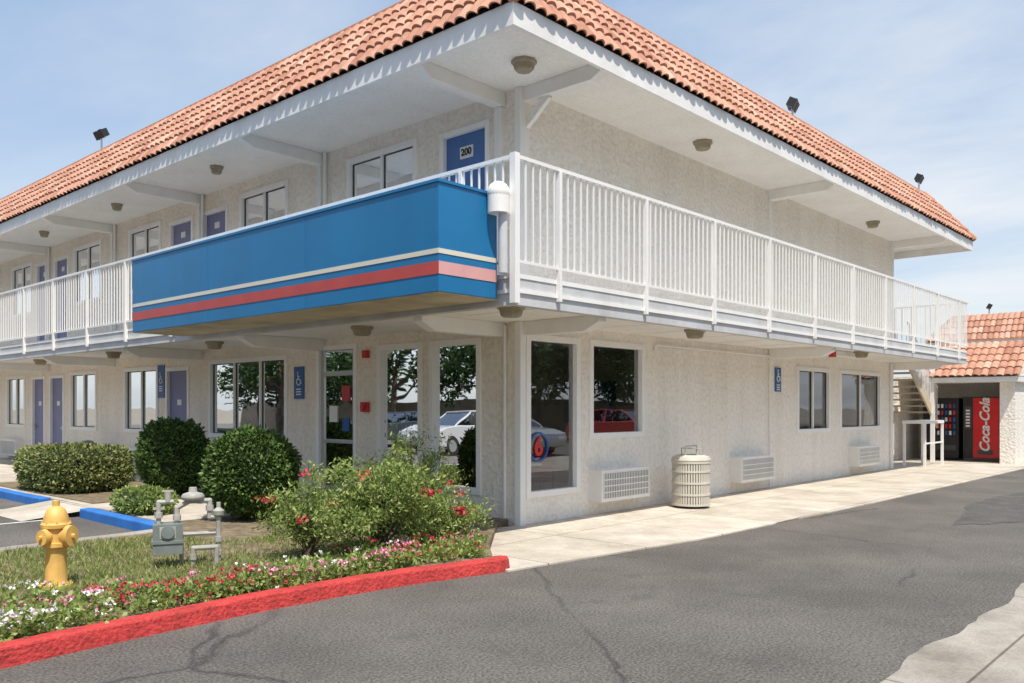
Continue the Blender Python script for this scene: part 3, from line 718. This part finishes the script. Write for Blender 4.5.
def shrub(name,c,rx,ry,rz,n,size,m,p=2.0,seed=1,rough=.07):
    e=empty(name,c); d=rng.normal(size=(n,3)); d/=np.linalg.norm(d,axis=1)[:,None]
    def shape(d):
        a=np.abs(d); k=(a[:,0]**p+a[:,1]**p+a[:,2]**p)**(-1/p); return d*k[:,None]
    f2=lump(d*3.5,seed+5)
    rad=(1+rough*2.2*lump(d*1.0,seed)+rough*1.8*f2)*(1-np.abs(rng.normal(0,.055,n)))
    pts=shape(d)*rad[:,None]*np.array([rx,ry,rz]); 
    keep=f2>-.40; leaf_mesh('leaves',pts[keep],size,m,up=d[keep]*.9,parent=e)
    k=n//14; i=rng.integers(0,n,k); leaf_mesh('shoots',pts[i]*1.05,size*1.2,m,up=d[i]*1.2+np.array([0,0,.5]),parent=e)
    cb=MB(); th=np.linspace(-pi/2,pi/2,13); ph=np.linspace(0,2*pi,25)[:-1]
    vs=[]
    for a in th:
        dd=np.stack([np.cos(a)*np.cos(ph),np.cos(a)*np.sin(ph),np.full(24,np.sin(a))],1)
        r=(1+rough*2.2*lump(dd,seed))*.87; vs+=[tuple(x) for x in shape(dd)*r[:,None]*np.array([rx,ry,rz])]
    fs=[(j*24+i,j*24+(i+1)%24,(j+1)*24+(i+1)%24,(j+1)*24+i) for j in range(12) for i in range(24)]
    cb.add(vs,fs); cb.obj('dark_core',['core'],e)  # solid dark core that closes the gaps behind the leaves
    tk=MB(); 
    for i in range(5):
        a=i*1.3; tk.cyl((.06*math.cos(a),.06*math.sin(a),-rz-.1),(.3*rx*math.cos(a),.3*ry*math.sin(a),0),.03,.015,6)
    tk.obj('stems',['bark'],e)
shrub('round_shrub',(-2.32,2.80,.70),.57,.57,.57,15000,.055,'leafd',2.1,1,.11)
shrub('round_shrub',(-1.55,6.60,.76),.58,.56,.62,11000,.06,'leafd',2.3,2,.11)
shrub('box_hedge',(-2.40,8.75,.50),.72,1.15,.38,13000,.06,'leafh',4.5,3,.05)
shrub('low_shrub',(-3.0,4.55,.25),.35,.6,.2,3000,.055,'leafl',2.2,4,.12)

def loose_shrub(name,loc,nb,Rx,Ry,H,leaf,lsz,flowers,dens=26,seed=1,stiff=.62):
    r=random.Random(seed); fs_=empty(name,loc); pts=[];dirs=[];br=MB();fp=[]
    for i in range(nb):
        a=r.uniform(0,2*pi); reach=r.uniform(.15,1.0)**.8; hgt=H*r.uniform(.40,1.0)*(1.1-.42*reach)*(1+.15*math.sin(a*3+seed))
        ex_,ey_=math.cos(a)*reach*Rx,math.sin(a)*reach*Ry
        prev=Vector((r.uniform(-.1,.1),r.uniform(-.1,.1),0)); lx,ly=r.uniform(-.12,.12),r.uniform(-.12,.12)
        for k in range(1,9):
            t=k/8; p=Vector((ex_*t**1.2+lx*math.sin(t*3),ey_*t**1.2+ly*math.sin(t*3),hgt/math.sin(pi*stiff)*math.sin(t*pi*stiff)))
            br.cyl(prev,p,.006*(1.3-t),.006*(1.2-t),4)
            if k>2:
                for _ in range(int(dens*(.3+t))):
                    q=prev.lerp(p,r.random()); g_=.028+.02*t; pts.append((q.x+r.gauss(0,g_),q.y+r.gauss(0,g_),q.z+r.gauss(0,g_))); dirs.append((ex_*.5,ey_*.5,.35))
            prev=p
        if r.random()<flowers: fp.append(prev.copy())
    br.obj('branches',['bark'],fs_)
    leaf_mesh('leaves',pts,lsz,leaf,up=np.array(dirs),aspect=.36,parent=fs_)
    fl=[]
    for p in fp:
        for _ in range(24): fl.append((p.x+r.gauss(0,.028),p.y+r.gauss(0,.028),p.z+r.gauss(0,.02)))
    if fl: leaf_mesh('blossoms',fl,.034,'fl_r',aspect=.9,parent=fs_)
loose_shrub('flowering_shrub',(-2.80,-.55,.09),110,1.05,.80,.94,'leafl',.052,.08,17,1)
loose_shrub('flowering_shrub',(-3.55,-.35,.09),44,.65,.60,.78,'leafl',.050,.14,17,2)
loose_shrub('feathery_shrub',(-1.75,.15,.09),70,.75,.65,1.25,'leafl',.048,.02,14,3,.50)
loose_shrub('feathery_shrub',(-2.1,-.75,.09),42,.7,.45,.55,'leafl',.05,.05,16,4,.6)

P=[]
for i in range(600):
    x=random.uniform(-9.5,-1.75); w=.62+.25*math.sin(x*1.7)+.15*math.sin(x*4.1); y0=float(np.interp(x,[-12,-6.7,-4.9,-3.4,-2.4,-1.6],[-1.70,-1.54,-1.42,-1.5,-1.62,-.8])); y=y0+abs(random.gauss(0,.42))*w*1.4+.03
    if (x+5.69)**2+(y-.05)**2<.09: continue
    h=random.uniform(.03,.17); P.append((x,y,h))
gp=[];gd=[];fw=[];fpk=[];frd=[]
for (x,y,h) in P:
    r=random.uniform(.06,.14)
    for _ in range(36):
        a=random.uniform(0,2*pi); rr=r*random.random()**.5; gp.append((x+math.cos(a)*rr,y+math.sin(a)*rr,.09+h*random.random()**.6)); gd.append((math.cos(a)*.5,math.sin(a)*.5,.5))
    kind=math.sin(x*2.3+1)+math.sin(y*5+x)*.6+random.gauss(0,.7)+(.5 if x>-4 else 0)
    if random.random()<.58:
        tgt=frd if kind>.9 else (fpk if kind>-.5 else fw)
        for _ in range(random.randint(2,7)):
            cx=x+random.gauss(0,r*.6); cy=y+random.gauss(0,r*.6); cz=.09+h+random.uniform(-.01,.03)
            for _ in range(5): tgt.append((cx+random.gauss(0,.004),cy+random.gauss(0,.004),cz))
gc=empty('flower_bed_plants'); leaf_mesh('leaves',gp,.048,'leafl',up=np.array(gd),aspect=.5,parent=gc)
for l,m_ in((fw,'fl_w'),(fpk,'fl_p'),(frd,'fl_r')):
    if l: leaf_mesh('blossoms',l,.023,m_,up=np.array([[0,0,.3]]*len(l)),aspect=.95,parent=gc)
n=56000; x=rng.uniform(-9.5,-2.6,n); y=rng.uniform(-1.3,2.25,n)
keep=(y>-1.1+.15*np.sin(x*3))&~((x>-3.7)&(y>1.2)); x=x[keep];y=y[keep]
dens=np.sin(x*2.1)+np.sin(y*3.3+x)+rng.normal(0,1,len(x)); kk=dens>-1.0; x=x[kk];y=y[kk]
leaf_mesh('grass',np.stack([x,y,np.full(len(x),.085)],1),.065,'grass',up=np.tile([0,0,1.0],(len(x),1)),aspect=.12)

# ---------------------------------------------------------------- fire hydrant
hy=empty('fire_hydrant',(-5.76,.06,.085),.5); hy.scale=(.80,.80,.96); h=MB()
h.lathe([(.001,0),(.16,0),(.16,.035),(.115,.04),(.105,.06),(.10,.34),(.105,.36),(.135,.365),(.135,.40),(.115,.405),(.115,.52),(.145,.53),(.148,.56),(.125,.575),(.118,.62),(.09,.68),(.05,.71),(.035,.715),(.035,.76),(.001,.765)],(0,0,0),28)
Zx=Vector((0,0,.46))
for d,r,l in(((1,0,0),.055,.20),((-1,0,0),.055,.20),((0,-1,0),.075,.20)):
    d=Vector(d); h.cyl(Zx+d*.08,Zx+d*(l-.05),r,r,16); h.cyl(Zx+d*(l-.05),Zx+d*l,r*1.28,r*1.22,16); h.cyl(Zx+d*l,Zx+d*(l+.035),.02,.018,5)
for i in range(8):
    a=2*pi*i/8; h.cyl((.135*math.cos(a),.135*math.sin(a),.035),(.135*math.cos(a),.135*math.sin(a),.055),.013,n=6); h.cyl((.13*math.cos(a),.13*math.sin(a),.565),(.13*math.cos(a),.13*math.sin(a),.585),.011,n=6)
h.obj('hydrant_body',['yellow'],hy,smooth=True)

gm=empty('gas_meter',(-4.58,.12,.09),-.45); h=MB()
h.box(-.30,-.04,-.10,.10,.14,.42,0); h.box(-.31,-.03,-.11,.11,.24,.27,0); h.cyl((-.17,-.11,.35),(-.17,-.125,.35),.06,n=16,mi=0); h.box(-.24,-.10,-.103,-.10,.29,.40,1)
h.obj('meter_case',['greym','pipew'],gm,bevel=.02)
h=MB()
h.tube([(-.25,0,.42),(-.25,0,.62),(-.12,0,.62)],.022); h.tube([(-.09,0,.42),(-.09,0,.56),(.02,0,.62),(.12,0,.62),(.2,0,.62),(.2,0,.46),(.28,0,.46),(.28,0,.0)],.024)
h.tube([(-.05,.06,0),(-.05,.06,.3),(.28,.06,.3)],.02); h.tube([(.05,-.05,.0),(.05,-.05,.18),(.26,-.05,.18),(.26,-.05,0)],.024)
h.lathe([(.001,-.03),(.09,-.03),(.105,-.008),(.105,.008),(.09,.03),(.04,.045),(.035,.09),(.001,.09)],(.05,0,.66),18)
h.lathe([(.001,-.02),(.05,-.02),(.055,.02),(.02,.05),(.02,.10),(.001,.1)],(.28,0,.50),14)
for p in [(-.25,0,.5),(-.09,0,.47),(.2,0,.55),(.28,0,.25),(.28,0,.12),(.05,-.05,.1),(.12,0,.62)]:
    h.cyl((p[0],p[1],p[2]-.025),(p[0],p[1],p[2]+.025),.036,n=8)
h.box(-.30,-.20,-.006,.006,.55,.575); h.cyl((-.17,0,.62),(-.17,0,.72),.028,n=10); h.box(-.22,-.12,-.008,.008,.715,.73)
h.obj('pipes_and_regulator',['pipew'],gm,smooth=True)

u=empty('ash_urn',(-.55,12.9,.10)); h=MB(); h.lathe([(.001,0),(.22,0),(.25,.1),(.25,.45),(.20,.62),(.10,.72),(.001,.74)],(0,0,0),20); h.obj('urn_body',['greym'],u,smooth=True)

# ---------------------------------------------------------------- surroundings (seen in reflections)
def treemesh(h,r,seed):
    rr=random.Random(seed); t=MB()
    t.cyl((0,0,-.1),(.1,0,h*.3),.22,.17,10); t.cyl((.1,0,h*.3),(.05,.1,h*.55),.17,.1,10)
    cl=[]
    for i in range(9):
        a=i*2.4+rr.random(); q=Vector((math.cos(a)*r*rr.uniform(.35,.8),math.sin(a)*r*rr.uniform(.35,.8),h*rr.uniform(.35,.9)))
        t.cyl((.08,.03,h*rr.uniform(.25,.5)),q,.08,.025,6); cl.append(q)
    for i in range(12): cl.append(Vector((rr.gauss(0,r*.45),rr.gauss(0,r*.45),h*rr.uniform(.35,.95))))
    P=[]
    for q in cl:
        k=300; g_=rng.normal(size=(k,3)); g_/=np.linalg.norm(g_,axis=1)[:,None]; P.append(np.array(q)+g_*(rng.uniform(.3,1,k)[:,None])*r*rr.uniform(.28,.45))
    o1=t.obj('trunk_and_limbs',['bark']); o2=leaf_mesh('crown_leaves',np.concatenate(P),.32,'leaft')
    d=(o1.data,o2.data); D.objects.remove(o1); D.objects.remove(o2); return d
TM=[treemesh(7.5,3.4,1),treemesh(8.5,3.8,2)]
pos=[(-22+random.uniform(-2,2),-8+5.2*i) for i in range(11)]+[(-6+5.4*i,-22+random.uniform(-2,2)) for i in range(11)]
for i,(x,y) in enumerate(pos):
    e=empty('shade_tree',(x,y,0),i*1.3); s_=random.uniform(.85,1.15); e.scale=(s_,s_,s_)
    for nm,dt in zip(('trunk_and_limbs','crown_leaves'),TM[i%2]):
        o=D.objects.new(nm,dt); scene.collection.objects.link(o); o.parent=e
v=MB(); v.box(-25,-19,-14,48,-.01,.12); v.box(-12,56,-26,-18,-.01,.12); v.obj('lawn_strip',['core'])
v=MB(); v.box(-26.2,-25.8,-20,52,0,2.0); v.box(-20,60,-27.2,-26.8,0,2.0); v.obj('block_wall',[mat('block_wall_tan',(.28,.22,.16),.9,.15,3,.4,20)])
def car(x,y,rot,colr,i):
    e=empty('parked_car',(x,y,0),rot); m=mat('car_paint_%d'%i,colr,.25,.02,2); m.node_tree.nodes['Principled BSDF'].inputs['Coat Weight'].default_value=.8
    c=MB(); W=.88
    prof=[(-2.25,.32),(-2.3,.6),(-2.2,.88),(-1.5,.97),(-.85,1.0),(.95,.99),(1.7,.93),(2.2,.78),(2.3,.5),(2.2,.28),(-2.2,.28)]
    n=len(prof)
    def ring(pr,w0): return [(p[0],-w0,p[1]) for p in pr]+[(p[0],w0,p[1]) for p in pr]
    c.add(ring(prof,W),[tuple(range(n)),tuple(range(2*n-1,n-1,-1))]+[(i,n+i,n+(i+1)%n,(i+1)%n) for i in range(n)],0)
    c.obj('body',[m],e,bevel=.09)
    c=MB()
    vs=[(-1.75,-.80,.95),(1.15,-.80,.95),(1.15,.80,.95),(-1.75,.80,.95),(-1.15,-.62,1.40),(.35,-.62,1.40),(.35,.62,1.40),(-1.15,.62,1.40)]
    c.add(vs,[(0,1,5,4),(1,2,6,5),(2,3,7,6),(3,0,4,7)],0); c.obj('windows',['glassd'],e)
    c=MB(); c.box(-1.17,.37,-.63,.63,1.40,1.45)
    for a,b in((0,4),(1,5),(2,6),(3,7)): c.cyl(vs[a],vs[b],.035,n=6)
    for sy in(-1,1): c.cyl((-.35,.79*sy,.95),(-.35,.62*sy,1.41),.04,n=6)
    c.obj('roof_and_pillars',[m],e,bevel=.02)
    c=MB(); 
    for wx in(-1.4,1.4):
        for wy in(-.80,.80): c.cyl((wx,wy-.1,.32),(wx,wy+.1,.32),.32,n=24,mi=0); c.cyl((wx,wy-.11,.32),(wx,wy+.11,.32),.19,n=16,mi=1)
    c.box(2.24,2.30,-.7,-.4,.55,.68,2); c.box(2.24,2.30,.4,.7,.55,.68,2); c.box(-2.30,-2.24,-.75,-.45,.62,.75,3); c.box(-2.30,-2.24,.45,.75,.62,.75,3)
    c.obj('wheels_and_lights',['rubber','alu','tabletop','redbox'],e)
car(-12.5,4.0,0,(.45,.03,.03),1); car(-12.8,8.6,pi,(.25,.05,.05),2); car(-12.6,14,0,(.6,.6,.59),3); car(-12.7,18.5,0,(.05,.06,.08),4)
car(9,-11,pi/2,(.04,.10,.30),5); car(12.5,-12,pi/2,(.5,.5,.5),6); car(5.8,-10.5,pi/2,(.03,.06,.16),7); car(21,-13,pi/2,(.4,.05,.05),8)

# ---------------------------------------------------------------- light
sd=Vector((-.26,-.43,1)).normalized()
el=math.asin(sd.z); rot=math.atan2(sd.x,sd.y)
su=D.lights.new('sun','SUN'); su.energy=5.0; su.angle=math.radians(.5); su.color=(1,.93,.83)
so=D.objects.new('sun',su); so.rotation_euler=(-sd).to_track_quat('-Z','Y').to_euler(); scene.collection.objects.link(so); so.location=(0,0,30)
w=D.worlds.new('World'); scene.world=w; w.use_nodes=True; t=w.node_tree; L=t.links.new
bg=t.nodes['Background']; sk=N(t,'ShaderNodeTexSky'); sk.sky_type='NISHITA'; sk.sun_disc=False; sk.sun_elevation=el; sk.sun_rotation=rot; sk.air_density=1.0; sk.dust_density=1.4; sk.ozone_density=1.0
tc=N(t,'ShaderNodeTexCoord'); sp=N(t,'ShaderNodeSeparateXYZ'); L(tc.outputs['Generated'],sp.inputs[0])
hz=N(t,'ShaderNodeMix'); hz.data_type='RGBA'; hz.inputs[0].default_value=.45
hr=N(t,'ShaderNodeValToRGB'); hr.color_ramp.elements[0].position=0.0; hr.color_ramp.elements[0].color=(.86,.93,1.0,1); hr.color_ramp.elements[1].position=.60; hr.color_ramp.elements[1].color=(.36,.62,1.0,1)
L(sp.outputs['Z'],hr.inputs['Fac'])
hm=N(t,'ShaderNodeMix'); hm.data_type='RGBA'; hm.blend_type='MULTIPLY'; hm.inputs[0].default_value=1; L(hr.outputs['Color'],hm.inputs[6]); hm.inputs[7].default_value=(6.9,6.9,6.9,1)
L(sk.outputs[0],hz.inputs[6]); L(hm.outputs[2],hz.inputs[7])
ad=N(t,'ShaderNodeMath',operation='ADD'); L(sp.outputs['Z'],ad.inputs[0]); ad.inputs[1].default_value=.12
mxz=N(t,'ShaderNodeMath',operation='MAXIMUM'); L(ad.outputs[0],mxz.inputs[0]); mxz.inputs[1].default_value=.05
dx=N(t,'ShaderNodeMath',operation='DIVIDE'); L(sp.outputs['X'],dx.inputs[0]); L(mxz.outputs[0],dx.inputs[1])
dy=N(t,'ShaderNodeMath',operation='DIVIDE'); L(sp.outputs['Y'],dy.inputs[0]); L(mxz.outputs[0],dy.inputs[1])
cb=N(t,'ShaderNodeCombineXYZ'); L(dx.outputs[0],cb.inputs[0]); L(dy.outputs[0],cb.inputs[1])
mp=N(t,'ShaderNodeMapping'); mp.inputs['Rotation'].default_value=(0,0,-.75); mp.inputs['Scale'].default_value=(1.0,.55,1); mp.inputs['Location'].default_value=(3.1,1.7,0); L(cb.outputs[0],mp.inputs['Vector'])
no=N(t,'ShaderNodeTexNoise'); no.inputs['Scale'].default_value=1.0; no.inputs['Detail'].default_value=7; no.inputs['Roughness'].default_value=.58; no.inputs['Distortion'].default_value=.4; L(mp.outputs[0],no.inputs['Vector'])
rp=N(t,'ShaderNodeValToRGB'); rp.color_ramp.elements[0].position=.38; rp.color_ramp.elements[0].color=(0,0,0,1); rp.color_ramp.elements[1].position=.68; rp.color_ramp.elements[1].color=(.8,.8,.8,1); L(no.outputs['Fac'],rp.inputs['Fac'])
# more cirrus toward the east
mr=N(t,'ShaderNodeMapRange'); mr.inputs['From Min'].default_value=.3; mr.inputs['From Max'].default_value=.95; mr.inputs['To Min'].default_value=.35; mr.inputs['To Max'].default_value=1.0; L(sp.outputs['X'],mr.inputs['Value'])
cm_=N(t,'ShaderNodeMath',operation='MULTIPLY'); L(rp.outputs['Color'],cm_.inputs[0]); L(mr.outputs[0],cm_.inputs[1])
mx=N(t,'ShaderNodeMix'); mx.data_type='RGBA'; L(cm_.outputs[0],mx.inputs[0]); L(hz.outputs[2],mx.inputs[6]); mx.inputs[7].default_value=(6.0,6.2,6.4,1)
L(mx.outputs[2],bg.inputs['Color']); bg.inputs['Strength'].default_value=.15

# ---------------------------------------------------------------- camera
cm=D.cameras.new('camera'); co=D.objects.new('camera',cm); scene.collection.objects.link(co)
co.location=(-8.45,-7.57,1.6); co.rotation_euler=(pi/2,0,math.radians(-47.6)); cm.sensor_width=36; cm.lens=29.92; cm.shift_y=.064; cm.clip_end=2000; cm.clip_start=.05
scene.camera=co
scene.view_settings.view_transform='Standard'; scene.view_settings.look='None'; scene.view_settings.exposure=0
